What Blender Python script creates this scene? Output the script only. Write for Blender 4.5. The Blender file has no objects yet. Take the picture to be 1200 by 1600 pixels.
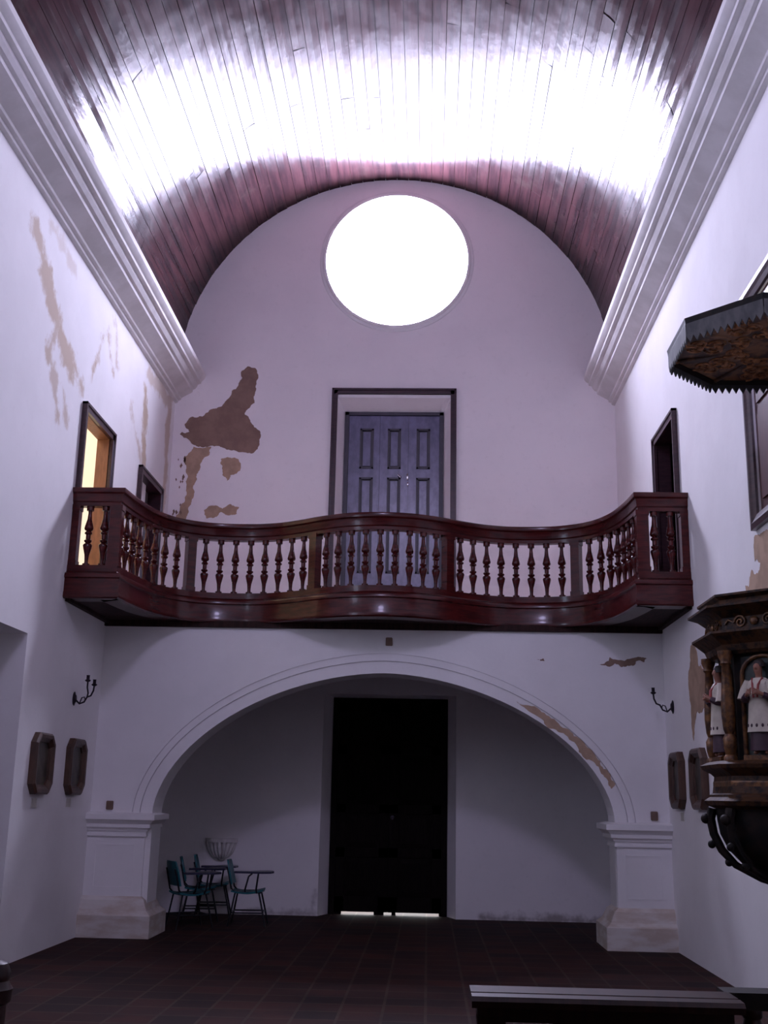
import bpy, bmesh, math, random
from mathutils import Vector, Matrix, noise
random.seed(7)
PI = math.pi
scene = bpy.context.scene
C = scene.collection

# ------------------------------------------------------------------ materials
def new_mat(name):
    m = bpy.data.materials.new(name); m.use_nodes = True
    nt = m.node_tree
    return m, nt, nt.nodes['Principled BSDF']

def math_node(nt, op, a, b=None, c=None, clamp=False):
    n = nt.nodes.new('ShaderNodeMath'); n.operation = op; n.use_clamp = clamp
    for i, v in enumerate((a, b, c)):
        if v is None: continue
        if isinstance(v, (int, float)): n.inputs[i].default_value = v
        else: nt.links.new(v, n.inputs[i])
    return n.outputs[0]

def vmath(nt, op, a, b=None, out=0):
    n = nt.nodes.new('ShaderNodeVectorMath'); n.operation = op
    for i, v in enumerate((a, b)):
        if v is None: continue
        if isinstance(v, (tuple, list)): n.inputs[i].default_value = v
        elif isinstance(v, (int, float)): n.inputs['Scale'].default_value = v
        else:
            if op == 'SCALE' and i == 1: nt.links.new(v, n.inputs['Scale'])
            else: nt.links.new(v, n.inputs[i])
    return n.outputs[out]

def tex_noise(nt, vec, scale, detail=4, rough=.55, stretch=None):
    if stretch:
        vec = vmath(nt, 'MULTIPLY', vec, stretch)
    n = nt.nodes.new('ShaderNodeTexNoise')
    n.inputs['Scale'].default_value = scale; n.inputs['Detail'].default_value = detail
    n.inputs['Roughness'].default_value = rough
    nt.links.new(vec, n.inputs['Vector'])
    return n.outputs['Fac']

def ramp(nt, fac, p0, p1):
    n = nt.nodes.new('ShaderNodeMapRange'); n.clamp = True
    n.interpolation_type = 'SMOOTHSTEP'
    nt.links.new(fac, n.inputs['Value'])
    n.inputs['From Min'].default_value = p0; n.inputs['From Max'].default_value = p1
    return n.outputs['Result']

def mixc(nt, fac, a, b):
    n = nt.nodes.new('ShaderNodeMix'); n.data_type = 'RGBA'
    for key, v in (('Factor', fac), ('A', a), ('B', b)):
        idx = {'Factor': 0, 'A': 6, 'B': 7}[key]
        if isinstance(v, (int, float)): n.inputs[idx].default_value = v
        elif isinstance(v, (tuple, list)): n.inputs[idx].default_value = (*v[:3], 1)
        else: nt.links.new(v, n.inputs[idx])
    return n.outputs[2]

def obj_coord(nt):
    return nt.nodes.new('ShaderNodeTexCoord').outputs['Object']

def add_bump(nt, bsdf, h, strength, dist=.01):
    b = nt.nodes.new('ShaderNodeBump'); b.inputs['Strength'].default_value = strength
    b.inputs['Distance'].default_value = dist
    nt.links.new(h, b.inputs['Height']); nt.links.new(b.outputs[0], bsdf.inputs['Normal'])

def plain(name, c1, c2, rough, scale=8, stretch=None, metallic=0, coat=0, bump=0, spec=.5, coat_rough=.1, p=(.35, .65)):
    m, nt, b = new_mat(name)
    v = obj_coord(nt)
    f = tex_noise(nt, v, scale, 5, .6, stretch)
    nt.links.new(mixc(nt, ramp(nt, f, *p), c1, c2), b.inputs['Base Color'])
    b.inputs['Roughness'].default_value = rough; b.inputs['Metallic'].default_value = metallic
    b.inputs['Coat Weight'].default_value = coat; b.inputs['Coat Roughness'].default_value = coat_rough
    b.inputs['Specular IOR Level'].default_value = spec
    if bump: add_bump(nt, b, f, bump)
    return m

def emitter(name, col, strength):
    m = bpy.data.materials.new(name); m.use_nodes = True
    nt = m.node_tree; nt.nodes.clear()
    e = nt.nodes.new('ShaderNodeEmission'); o = nt.nodes.new('ShaderNodeOutputMaterial')
    e.inputs[0].default_value = (*col, 1); e.inputs[1].default_value = strength
    nt.links.new(e.outputs[0], o.inputs[0])
    return m

def plaster(name, capsules=(), axis='YZ', warm=(.52, .40, .29), amp=.12, soft=.10, base=((.88, .86, .86), (.82, .80, .80))):
    """limewashed plaster with faint mottling; CAPSULES are damp stains lying in the wall plane"""
    m, nt, b = new_mat(name)
    v = obj_coord(nt)
    big = tex_noise(nt, v, .9, 5, .6)
    fine = tex_noise(nt, v, 14, 4, .6)
    col = mixc(nt, ramp(nt, big, .35, .7), *base)
    col = mixc(nt, math_node(nt, 'MULTIPLY', ramp(nt, fine, .55, .8), .25), col, (.76, .73, .72))
    if capsules:
        flat = vmath(nt, 'MULTIPLY', v, (0, 1, 1) if axis == 'YZ' else (1, 0, 1))
        nz = tex_noise(nt, v, 3.2, 6, .65)
        nz = math_node(nt, 'MULTIPLY', math_node(nt, 'SUBTRACT', nz, .5), amp * 4)
        total = None
        for (a, bb, r, w) in capsules:
            A = Vector((0, *a)) if axis == 'YZ' else Vector((a[0], 0, a[1]))
            B = Vector((0, *bb)) if axis == 'YZ' else Vector((bb[0], 0, bb[1]))
            d = B - A
            pa = vmath(nt, 'SUBTRACT', flat, tuple(A))
            h = math_node(nt, 'MULTIPLY', vmath(nt, 'DOT_PRODUCT', pa, tuple(d), 1), 1 / max(d.length_squared, 1e-6), clamp=True)
            n = nt.nodes.new('ShaderNodeVectorMath'); n.operation = 'SCALE'
            n.inputs[0].default_value = tuple(d); nt.links.new(h, n.inputs['Scale'])
            dist = vmath(nt, 'LENGTH', vmath(nt, 'SUBTRACT', pa, n.outputs[0]), None, 1)
            s = math_node(nt, 'ADD', math_node(nt, 'SUBTRACT', r, dist), nz)
            s = math_node(nt, 'MULTIPLY', ramp(nt, s, 0, soft), w)
            total = s if total is None else math_node(nt, 'MAXIMUM', total, s)
        col = mixc(nt, total, col, warm)
    nt.links.new(col, b.inputs['Base Color'])
    b.inputs['Roughness'].default_value = .92; b.inputs['Specular IOR Level'].default_value = .2
    add_bump(nt, b, fine, .12, .01)
    return m

M = {}
M['plaster'] = plaster('white plaster')
M['plaster_left'] = plaster('white plaster with damp stains', [
    ((9.95, 7.1), (10.35, 6.76), .17, .8), ((10.35, 6.76), (10.72, 6.45), .22, .85), ((10.85, 6.40), (10.66, 5.95), .17, .8),
    ((11.0, 6.30), (11.40, 6.12), .20, .85), ((11.38, 6.25), (11.86, 6.02), .13, .8), ((12.42, 6.90), (12.15, 6.30), .10, .85),
    ((12.66, 6.96), (12.95, 6.62), .10, .85), ((10.80, 5.90), (11.1, 5.50), .13, .7), ((11.2, 5.80), (11.45, 5.45), .10, .65), ((12.9, 7.3), (13.05, 6.85), .09, .6),
    ((14.5, 7.0), (14.72, 5.9), .17, .9), ((15.9, 7.2), (15.95, 5.6), .18, .7), ((14.6, 7.3), (15.9, 7.3), .20, .6), ((13.9, 6.5), (14.5, 6.0), .11, .6), ((10.4, 7.3), (11.2, 7.2), .12, .4)], 'YZ', (.50, .38, .27), .15, .13)
M['plaster_back'] = plaster('bright plaster with grime along its foot', [
    ((-2.6, .02), (-1.55, .03), .09, .6), ((-1.58, .05), (-1.54, .35), .05, .5), ((.75, .03), (2.4, .02), .10, .7), ((1.2, .08), (1.8, .08), .06, .6)], 'XZ', (.22, .17, .16), .10, .12, ((.95, .905, .91), (.90, .86, .87)))
M['bare'] = plain('bare brown plaster', (.30, .20, .155), (.24, .155, .125), .95, 5, bump=.2, spec=.1)
M['bare_light'] = plain('bare tan plaster', (.50, .35, .25), (.40, .28, .20), .95, 6, bump=.2, spec=.1)
M['trim'] = plain('grey white moulded plaster', (.80, .775, .77), (.70, .675, .66), .85, 2.5, spec=.25)
M['plinth'] = plain('worn plinth plaster', (.70, .66, .62), (.56, .47, .40), .9, 3, (1, 1, 3), spec=.2)
M['mahogany'] = plain('dark red varnished wood', (.080, .009, .008), (.040, .005, .005), .24, 5, (1, 1, 6), coat=.15, coat_rough=.08, bump=.02, spec=.28)
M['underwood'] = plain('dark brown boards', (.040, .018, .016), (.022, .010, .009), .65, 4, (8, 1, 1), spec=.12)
M['frame_wood'] = plain('purple brown varnished wood', (.050, .018, .024), (.030, .011, .016), .38, 6, (1, 1, 5), spec=.3, coat=.35, bump=.03)
M['jamb_wood'] = plain('orange brown jamb wood', (.27, .11, .055), (.20, .08, .04), .5, 5, (5, 5, 1))
M['door_blue'] = plain('dark blue grey glossy paint', (.115, .105, .20), (.065, .060, .125), .30, 5, (1.5, 1, .8), coat=.3, coat_rough=.25, bump=.10)
M['door_groove'] = plain('dark panel moulding', (.030, .022, .034), (.02, .016, .025), .4)
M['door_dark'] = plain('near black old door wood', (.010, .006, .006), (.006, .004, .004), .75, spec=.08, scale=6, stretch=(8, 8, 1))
M['red_shutter'] = plain('dark red shutter wood', (.085, .016, .014), (.05, .01, .01), .4, 6, (6, 6, 1))
M['gold_wood'] = plain('gilded frame wood', (.085, .040, .024), (.048, .022, .014), .45, 9, (1, 1, .4))
M['dark_gilt'] = plain('dark carved gilded wood', (.070, .030, .012), (.014, .008, .007), .55, 18, bump=.6, p=(.44, .62), spec=.25)
M['gilt'] = plain('worn gilding', (.20, .085, .025), (.05, .022, .012), .38, 22, metallic=.3, bump=.4)
M['black_wood'] = plain('black painted carved wood', (.020, .013, .010), (.008, .008, .008), .6, 10, bump=.3, spec=.2)
M['carved_soffit'] = plain('brown carved canopy boards', (.26, .115, .045), (.05, .024, .013), .55, 7, bump=.9, p=(.40, .60))
M['canopy_gilt'] = plain('canopy carving with worn gilding', (.48, .20, .075), (.17, .075, .03), .45, 18, bump=.4)
M['green_dark'] = plain('dark green niche paint', (.018, .03, .022), (.01, .014, .012), .5, 8)
M['grey_fringe'] = plain('grey painted fringe', (.10, .10, .096), (.05, .052, .054), .8, 9, (1, 1, .4))
M['picture'] = plain('dark old painting', (.030, .024, .016), (.07, .055, .038), .45, 7)
M['paper'] = plain('pale label card', (.62, .58, .52), (.55, .52, .47), .8, 30)
M['ink'] = plain('grey printed line', (.2, .18, .17), (.24, .21, .2), .8)
M['iron'] = plain('black wrought iron', (.018, .014, .022), (.030, .022, .03), .45, 20, metallic=.6)
M['steel'] = plain('bright metal', (.8, .8, .82), (.7, .7, .72), .18, 20, metallic=1)
M['teal'] = plain('teal plastic', (.010, .16, .19), (.008, .13, .16), .4, 5)
M['tablet'] = plain('dark blue laminate', (.03, .03, .07), (.022, .022, .055), .3, 5)
M['metal_black'] = plain('black tube metal', (.012, .012, .016), (.02, .02, .024), .4, 12, metallic=.4)
M['stone'] = plain('grey white stone', (.84, .80, .78), (.70, .66, .64), .8, 9, bump=.15)
M['block'] = plain('brown block', (.22, .14, .10), (.17, .105, .08), .8)
M['skin'] = plain('painted skin', (.30, .13, .08), (.26, .11, .07), .45)
M['white_cloth'] = plain('painted white cloth', (.60, .54, .44), (.48, .42, .34), .7, 9)
M['dark_cloth'] = plain('painted dark purple cloth', (.07, .03, .045), (.045, .02, .03), .6)
M['hair'] = plain('painted dark hair', (.02, .012, .01), (.03, .018, .012), .6)
M['red_paint'] = plain('painted red stole', (.30, .04, .035), (.24, .03, .03), .5)
M['rail_wood'] = plain('polished dark rail wood', (.045, .016, .012), (.026, .010, .009), .35, 5, (6, 1, 1), spec=.3, coat=.15, coat_rough=.2)
M['paving'] = plain('pale sunlit paving', (.70, .62, .45), (.62, .55, .40), .9)
M['rose_light'] = emitter('daylight through frosted rose window', (.72, .715, 1.0), 106)
M['front_light'] = emitter('daylight through chancel oculus', (.66, .585, 1.0), 52)
M['annex_light'] = emitter('added warm glow in side room', (1.0, .82, .56), 4.2)
M['side_light'] = emitter('bluish daylight in left tribune window', (.64, .72, 1.0), 9)
M['bounce_top'] = plain('pale gallery top added to bounce light', (.72, .54, .47), (.64, .47, .40), .8, 3, spec=.2)  # unseen top surface, made pale to bounce light onto the entrance wall

# vault: varnished planks running along the nave
m, nt, b = new_mat('varnished ceiling planks')
v = obj_coord(nt)
g = tex_noise(nt, v, 1.6, 6, .6, (6, .5, 6))
s = tex_noise(nt, v, 2.2, 5, .65, (1, 1, 1))
col = mixc(nt, ramp(nt, g, .3, .7), (.060, .027, .030), (.026, .014, .017))
col = mixc(nt, math_node(nt, 'MULTIPLY', ramp(nt, s, .55, .75), .6), col, (.060, .042, .038))
nt.links.new(col, b.inputs['Base Color'])
rr = nt.nodes.new('ShaderNodeMapRange'); nt.links.new(s, rr.inputs['Value'])
rr.inputs['From Min'].default_value = .3; rr.inputs['From Max'].default_value = .7
rr.inputs['To Min'].default_value = .15; rr.inputs['To Max'].default_value = .26
nt.links.new(rr.outputs[0], b.inputs['Roughness'])
hb = tex_noise(nt, v, 1.3, 4, .6, (3, 1.2, 3))
b.inputs['Specular IOR Level'].default_value = .085
add_bump(nt, b, hb, .10, .06)
M['vault'] = m
M['vault_back'] = plain('dark backing shell against light leaks', (.02, .01, .01), (.015, .008, .008), .8)

# floor: dark terracotta tiles
m, nt, b = new_mat('dark terracotta tiles')
v = obj_coord(nt)
br = nt.nodes.new('ShaderNodeTexBrick'); br.offset = 0; br.squash = 1
nt.links.new(v, br.inputs['Vector'])
br.inputs['Color1'].default_value = (.048, .016, .012, 1); br.inputs['Color2'].default_value = (.019, .010, .009, 1)
br.inputs['Mortar'].default_value = (.055, .034, .026, 1)
br.inputs['Scale'].default_value = 1; br.inputs['Mortar Size'].default_value = .012
br.inputs['Brick Width'].default_value = .33; br.inputs['Row Height'].default_value = .33
w = tex_noise(nt, v, 2.5, 6, .65)
nt.links.new(mixc(nt, math_node(nt, 'MULTIPLY', ramp(nt, w, .4, .7), .55), br.outputs[0], (.014, .010, .012)), b.inputs['Base Color'])
b.inputs['Roughness'].default_value = .75; b.inputs['Specular IOR Level'].default_value = .12
add_bump(nt, b, br.outputs['Fac'], -.3, .01)
M['floor'] = m

# ------------------------------------------------------------------ mesh builder
class MB:
    def __init__(s): s.v = []; s.f = []; s.mi = []; s.cur = 0
    def quad(s, pts):
        n = len(s.v); s.v += [tuple(p) for p in pts]; s.f.append(tuple(range(n, n + len(pts)))); s.mi.append(s.cur)
        return s
    def add(s, vs, fs):
        n = len(s.v); s.v += [tuple(p) for p in vs]
        for f in fs: s.f.append(tuple(i + n for i in f)); s.mi.append(s.cur)
        return s
    def hexa(s, b4, t4):
        return s.add(list(b4) + list(t4), [(3, 2, 1, 0), (4, 5, 6, 7), (0, 1, 5, 4), (1, 2, 6, 5), (2, 3, 7, 6), (3, 0, 4, 7)])
    def box(s, x0, x1, y0, y1, z0, z1):
        return s.hexa([(x0, y0, z0), (x1, y0, z0), (x1, y1, z0), (x0, y1, z0)], [(x0, y0, z1), (x1, y0, z1), (x1, y1, z1), (x0, y1, z1)])
    def prism(s, poly, axis, a, b):
        def P(p, t): return {'x': (t, p[0], p[1]), 'y': (p[0], t, p[1]), 'z': (p[0], p[1], t)}[axis]
        n = len(poly)
        vs = [P(p, a) for p in poly] + [P(p, b) for p in poly]
        fs = [tuple(range(n - 1, -1, -1)), tuple(range(n, 2 * n))] + [(i, (i + 1) % n, n + (i + 1) % n, n + i) for i in range(n)]
        return s.add(vs, fs)
    def lathe(s, prof, c=(0, 0, 0), seg=16, a0=0, sx=1, sy=1):
        n = len(prof); vs = []
        for (r, z) in prof:
            for k in range(seg):
                t = a0 + 2 * PI * k / seg
                vs.append((c[0] + r * sx * math.cos(t), c[1] + r * sy * math.sin(t), c[2] + z))
        fs = []
        for i in range(n - 1):
            for k in range(seg):
                k2 = (k + 1) % seg
                fs.append((i * seg + k, i * seg + k2, (i + 1) * seg + k2, (i + 1) * seg + k))
        fs.append(tuple(range(seg - 1, -1, -1))); fs.append(tuple((n - 1) * seg + k for k in range(seg)))
        return s.add(vs, fs)
    def tube(s, path, r, seg=8):
        path = [Vector(p) for p in path]; n = len(path); vs = []
        up = Vector((0, 0, 1))
        t0 = (path[1] - path[0]).normalized()
        if abs(t0.dot(up)) > .9: up = Vector((1, 0, 0))
        nrm = (up - t0 * up.dot(t0)).normalized()
        for i, p in enumerate(path):
            t = (path[min(i + 1, n - 1)] - path[max(i - 1, 0)]).normalized()
            nrm = (nrm - t * nrm.dot(t)).normalized(); bn = t.cross(nrm)
            rr = r[i] if isinstance(r, (list, tuple)) else r
            for k in range(seg):
                a = 2 * PI * k / seg
                vs.append(p + nrm * (rr * math.cos(a)) + bn * (rr * math.sin(a)))
        fs = [(i * seg + k, i * seg + (k + 1) % seg, (i + 1) * seg + (k + 1) % seg, (i + 1) * seg + k) for i in range(n - 1) for k in range(seg)]
        fs += [tuple(range(seg - 1, -1, -1)), tuple((n - 1) * seg + k for k in range(seg))]
        return s.add(vs, fs)
    def ball(s, c, rx, ry=None, rz=None, seg=12, rings=8):
        ry = ry or rx; rz = rz or rx
        prof = [(max(math.sin(PI * i / rings), .02), -math.cos(PI * i / rings) * rz) for i in range(rings + 1)]
        return s.lathe(prof, c, seg, 0, rx, ry)
    def sweep(s, path, prof):
        """PROF (offset, z) swept along the plan PATH with mitred corners; offset to the path's right-hand side"""
        n = len(path); m = len(prof); vs = []
        for i in range(n):
            p = Vector(path[i])
            d0 = (p - Vector(path[i - 1])).normalized() if i else None
            d1 = (Vector(path[i + 1]) - p).normalized() if i < n - 1 else None
            if d0 is None: d0 = d1
            if d1 is None: d1 = d0
            n0 = Vector((d0.y, -d0.x)); n1 = Vector((d1.y, -d1.x))
            nn = (n0 + n1).normalized(); k = 1 / max(nn.dot(n0), .4)
            for (o, z) in prof:
                q = p + nn * (o * k); vs.append((q.x, q.y, z))
        fs = [(i * m + j, i * m + (j + 1) % m, (i + 1) * m + (j + 1) % m, (i + 1) * m + j) for i in range(n - 1) for j in range(m)]
        fs += [tuple(range(m - 1, -1, -1)), tuple((n - 1) * m + j for j in range(m))]
        return s.add(vs, fs)
    def build(s, name, mats, parent=None, smooth=None, recalc=True):
        me = bpy.data.meshes.new(name); me.from_pydata(s.v, [], s.f)
        if not isinstance(mats, (list, tuple)): mats = [mats]
        for mm in mats: me.materials.append(mm)
        me.polygons.foreach_set('material_index', s.mi)
        if recalc:
            bm = bmesh.new(); bm.from_mesh(me); bmesh.ops.recalc_face_normals(bm, faces=bm.faces); bm.to_mesh(me); bm.free()
        if smooth:
            me.polygons.foreach_set('use_smooth', [True] * len(me.polygons)); me.set_sharp_from_angle(angle=math.radians(smooth))
        me.update()
        o = bpy.data.objects.new(name, me); C.objects.link(o)
        if parent is not None: put(o, parent)
        return o

def put(o, parent):
    o.parent = parent
    o.matrix_parent_inverse = Matrix()

def bevel(o, w, seg=2):
    bm = bmesh.new(); bm.from_mesh(o.data)
    bmesh.ops.bevel(bm, geom=bm.edges[:], offset=w, segments=seg, affect='EDGES', clamp_overlap=True)
    bm.to_mesh(o.data); bm.free()
    return o

def shift(o, parent):
    """a part drawn in world coordinates, moved into its thing's frame"""
    o.data.transform(Matrix.Translation(-parent.location)); return o

def tag(o, label=None, cat=None, group=None, kind=None):
    if label: o['label'] = label
    if cat: o['category'] = cat
    if group: o['group'] = group
    if kind: o['kind'] = kind
    return o

def empty(name, loc=(0, 0, 0), label=None, cat=None, group=None, kind=None, rz=0):
    e = bpy.data.objects.new(name, None); C.objects.link(e)
    e.location = loc; e.rotation_euler = (0, 0, rz); e.empty_display_size = .1
    return tag(e, label, cat, group, kind)

def copy_tree(o, parent=None):
    c = o.copy(); C.objects.link(c)
    if parent is not None: c.parent = parent; c.matrix_parent_inverse = o.matrix_parent_inverse.copy()
    for ch in list(o.children): copy_tree(ch, c)
    return c

def cut(o, cutters):
    """subtract closed shapes from a solid; leaves one clean mesh"""
    tmp = []
    for k in cutters:
        ob = k.build('cutter', M['plaster']); tmp.append(ob)
        md = o.modifiers.new('b', 'BOOLEAN'); md.object = ob; md.operation = 'DIFFERENCE'; md.solver = 'EXACT'
    dg = bpy.context.evaluated_depsgraph_get(); dg.update()
    me = bpy.data.meshes.new_from_object(o.evaluated_get(dg))
    o.modifiers.clear(); old = o.data; o.data = me; me.name = o.name
    for t in tmp:
        d = t.data; bpy.data.objects.remove(t); bpy.data.meshes.remove(d)
    return o

def ragged(poly, depth=3, amp=.16, seed=1):
    r = random.Random(seed); pts = [Vector(p) for p in poly]
    for _ in range(depth):
        out = []
        for i, a in enumerate(pts):
            b = pts[(i + 1) % len(pts)]; d = b - a
            out += [a, (a + b) / 2 + Vector((-d.y, d.x)) * r.uniform(-amp, amp)]
        pts = out
    return [tuple(p) for p in pts]

def patches(o, items, axis, at, mats):
    """thin bare-plaster areas joined into the wall's own mesh"""
    base = len(o.data.materials)
    for mm in mats: o.data.materials.append(mm)
    bm = bmesh.new(); bm.from_mesh(o.data)
    for k, (poly, mi) in enumerate(items):
        pts = ragged(poly, 3, .17, k + 3)
        P = (lambda p, t: (p[0], t, p[1])) if axis == 'y' else (lambda p, t: (t, p[0], p[1]))
        t0, t1 = at
        lo = [bm.verts.new(P(p, t0)) for p in pts]; hi = [bm.verts.new(P(p, t1)) for p in pts]
        n = len(pts); fs = [bm.faces.new(hi)]
        for i in range(n): fs.append(bm.faces.new((lo[i], lo[(i + 1) % n], hi[(i + 1) % n], hi[i])))
        bmesh.ops.recalc_face_normals(bm, faces=fs)
        want = (Vector(P((0, 0), t1)) - Vector(P((0, 0), t0)))
        if fs[0].normal.dot(want) < 0: bmesh.ops.reverse_faces(bm, faces=fs)
        for f in fs: f.material_index = base + mi
    bm.to_mesh(o.data); bm.free()

# ------------------------------------------------------------------ measures
XL, XR = -3.96, 2.79
CX = (XL + XR) / 2
YA, YB = 13.5, 16.24          # gallery arch wall, entrance wall
YF = 2.6                      # wall over the chancel arch, just in front of the camera
YE = -3.0                     # chancel end
ZG = 3.90                     # gallery floor
VR, VZ = 3.365, 7.92          # vault radius, spring height
WT = .13

# ------------------------------------------------------------------ setting
fl = MB().box(-7.2, 3.2, YE - .4, 17.3, -.3, 0).build('floor', M['floor']); tag(fl, 'dark terracotta tiled church floor', 'floor', kind='structure')
out = MB().box(-12, 12, 17.3, 32, -.35, -.02).build('ground_outside', M['paving']); tag(out, 'pale sunlit paving outside the dark entrance door', 'paving', kind='structure')

def circle(cx, cz, r, n=96): return [(cx + r * math.cos(2 * PI * k / n), cz + r * math.sin(2 * PI * k / n)) for k in range(n)]

# left wall
wl = MB().box(XL - WT, XL, YE - .3, YB + .9, 0, 8.3).build('wall_left', M['plaster_left'])
cut(wl, [MB().box(XL - 1, XL + 1, 11.99, 13.03, ZG, 5.81), MB().box(XL - 1, XL + 1, 14.53, 15.61, ZG, 5.82), MB().box(XL - 1, XL + 1, 8.4, 10.87, -.5, 3.1), MB().box(XL - 1, XL + 1, 6.75, 8.02, 3.99, 5.86)])
tag(wl, 'left white plaster nave wall with damp stains', 'wall', kind='structure')
# right wall
wr = MB().box(XR, XR + WT, YE - .3, YB + .9, 0, 8.3).build('wall_right', M['plaster'])
cut(wr, [MB().box(XR - 1, XR + 1, 12.28, 13.29, ZG, 5.87), MB().box(XR - 1, XR + 1, 8.05, 9.32, 3.99, 5.86)])
RW1 = [(9.509, 3.827), (9.388, 3.827), (9.227, 3.817), (9.10, 3.80), (9.0, 3.6), (9.05, 3.2), (9.258, 3.167), (9.911, 3.167), (9.862, 3.473), (9.767, 3.441), (9.638, 3.572), (9.408, 3.526), (9.373, 3.574), (9.53, 3.621), (9.538, 3.749)]
RW2 = [(12.037, 3.225), (11.92, 3.231), (11.768, 3.096), (11.748, 2.98), (11.542, 2.926), (11.296, 2.908), (11.209, 2.84), (11.256, 2.531), (11.46, 2.528), (11.675, 2.504), (11.888, 2.53), (12.032, 2.40), (12.109, 2.238), (12.146, 2.602), (12.205, 2.765), (12.184, 2.976)]
patches(wr, [(RW1, 0), (RW2, 0)], 'x', (XR + .02, XR - .004), [M['bare_light']])
tag(wr, 'right white plaster nave wall', 'wall', kind='structure')

# entrance wall
wb = MB().box(XL - .3, XR + .3, YB, YB + .85, 0, 11.6).build('wall_back', M['plaster_back'])
def splay(x0, x1, z0, z1, d, dx, dz, y=YB):
    k = MB().hexa([(x0 - dx * .1, y - .1 * d, z0), (x1 + dx * .1, y - .1 * d, z0), (x1 - dx, y + d, z0), (x0 + dx, y + d, z0)],
                  [(x0 - dx * .1, y - .1 * d, z1 + dz * .1), (x1 + dx * .1, y - .1 * d, z1 + dz * .1), (x1 - dx, y + d, z1 - dz), (x0 + dx, y + d, z1 - dz)])
    return k
RX, RZ, RR = -.566, 9.857, 1.123
cut(wb, [MB().prism(circle(RX, RZ, RR), 'y', YB - 1, YB + 2),
         splay(-1.437, .295, ZG, 7.552, .30, .10, .14), MB().box(-1.335, .193, YB + .28, YB + 2, ZG, 7.41),
         splay(-1.50, .40, -.1, 3.03, .32, .115, .02), MB().box(-1.383, .283, YB + .28, YB + 2, -.1, 3.00)])
MAIN = [(-2.856, 8.057), (-2.742, 8.03), (-2.684, 7.872), (-2.712, 7.661), (-2.744, 7.556), (-2.726, 7.451), (-2.797, 7.372), (-2.866, 7.268), (-2.788, 7.19), (-2.747, 7.113), (-2.656, 7.023), (-2.602, 6.908), (-2.631, 6.753), (-2.736, 6.638), (-2.959, 6.674), (-3.159, 6.724), (-3.308, 6.748), (-3.53, 6.747), (-3.63, 6.772), (-3.722, 6.861), (-3.851, 6.937), (-3.816, 6.976), (-3.704, 6.977), (-3.787, 7.106), (-3.683, 7.224), (-3.607, 7.211), (-3.463, 7.29), (-3.342, 7.356), (-3.221, 7.409), (-3.128, 7.527), (-2.99, 7.738), (-2.934, 7.871), (-2.952, 7.976)]
TAIL = [(-3.628, 6.742), (-3.357, 6.742), (-3.374, 6.62), (-3.468, 6.543), (-3.508, 6.39), (-3.546, 6.212), (-3.6, 6.086), (-3.601, 5.91), (-3.652, 5.759), (-3.668, 5.622), (-3.668, 5.437), (-3.862, 5.434), (-3.828, 5.646), (-3.776, 5.783), (-3.712, 5.934), (-3.699, 6.11), (-3.684, 6.261), (-3.72, 6.439), (-3.763, 6.54), (-3.707, 6.617)]
BLOB = [(-3.198, 6.545), (-3.076, 6.571), (-2.928, 6.547), (-2.885, 6.42), (-2.941, 6.318), (-3.037, 6.292), (-3.081, 6.203), (-3.159, 6.291), (-3.166, 6.418)]
LOW = [(-3.408, 5.737), (-3.279, 5.813), (-3.13, 5.764), (-3.013, 5.84), (-2.877, 5.792), (-2.908, 5.692), (-3.052, 5.666), (-3.152, 5.714), (-3.244, 5.627), (-3.364, 5.613)]
specks = []
rs = random.Random(4)
for k in range(16):
    x = rs.uniform(-3.9, -3.74); z = rs.uniform(5.6, 6.75); q = rs.uniform(.015, .04)
    specks.append(([(x - q * .5, z), (x, z - q * 1.3), (x + q * .6, z), (x, z + q * 1.2)], 0))
patches(wb, [(MAIN, 0), (TAIL, 1), (BLOB, 1), (LOW, 1)] + specks, 'y', (YB + .02, YB - .004), [M['bare'], M['bare_light']])
tag(wb, 'white entrance wall with round window and brown bare patch', 'wall', kind='structure')

# wall over the chancel arch with its oculus, and the chancel the camera stands in
wf = MB().box(XL - .2, XR + .2, YF - .4, YF, 0, 11.6).build('wall_front', M['plaster'])
OZ, OR = 8.75, .6
cut(wf, [MB().prism(circle(CX, OZ, OR, 48), 'y', YF - 1, YF + 1),
         MB().prism([(CX + 2.6, -.2)] + [(CX + 2.6 * math.cos(PI * k / 32), 3.4 + 2.2 * math.sin(PI * k / 32)) for k in range(33)] + [(CX - 2.6, -.2)], 'y', YF - 1, YF + 1)])
tag(wf, 'white wall over the chancel arch with small round window', 'wall', kind='structure')
b = MB(); b.box(XL - .2, XR + .2, YE - .3, YE, 0, 6.4); b.box(XL - .2, XR + .2, YE - .3, YF - .4, 6.2, 6.4)
tag(b.build('wall_chancel', M['underwood']), 'unseen chancel end wall and ceiling, darkened to cut bounce light', 'wall', kind='structure')  # out of view; coloured dark to reduce light bounced into the lower nave

# gallery wall with its low arch
AC, AA, AZ, AB, AE = -.53, 2.69, 1.36, 1.68, 1.8
def arch_pts(a, b, z0=AZ, c=AC, e=AE, n=48):
    out = []
    for k in range(n + 1):
        t = PI * k / n; cx_, sx_ = math.cos(t), math.sin(t)
        out.append((c + a * math.copysign(abs(cx_) ** (2 / e), cx_), z0 + b * abs(sx_) ** (2 / e)))
    return out
AT = .45
wg = MB().box(XL, XR, YA, YA + AT, 0, 3.62).build('wall_gallery', M['plaster'])
cut(wg, [MB().prism([(AC + AA, -.2)] + arch_pts(AA, AB) + [(AC - AA, -.2)], 'y', YA - 1, YA + 2)])
GAL = [(2.042, 3.184), (2.145, 3.229), (2.161, 3.273), (2.334, 3.232), (2.481, 3.278), (2.597, 3.265), (2.566, 3.221), (2.479, 3.234), (2.434, 3.175), (2.302, 3.158), (2.217, 3.201)]
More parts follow.
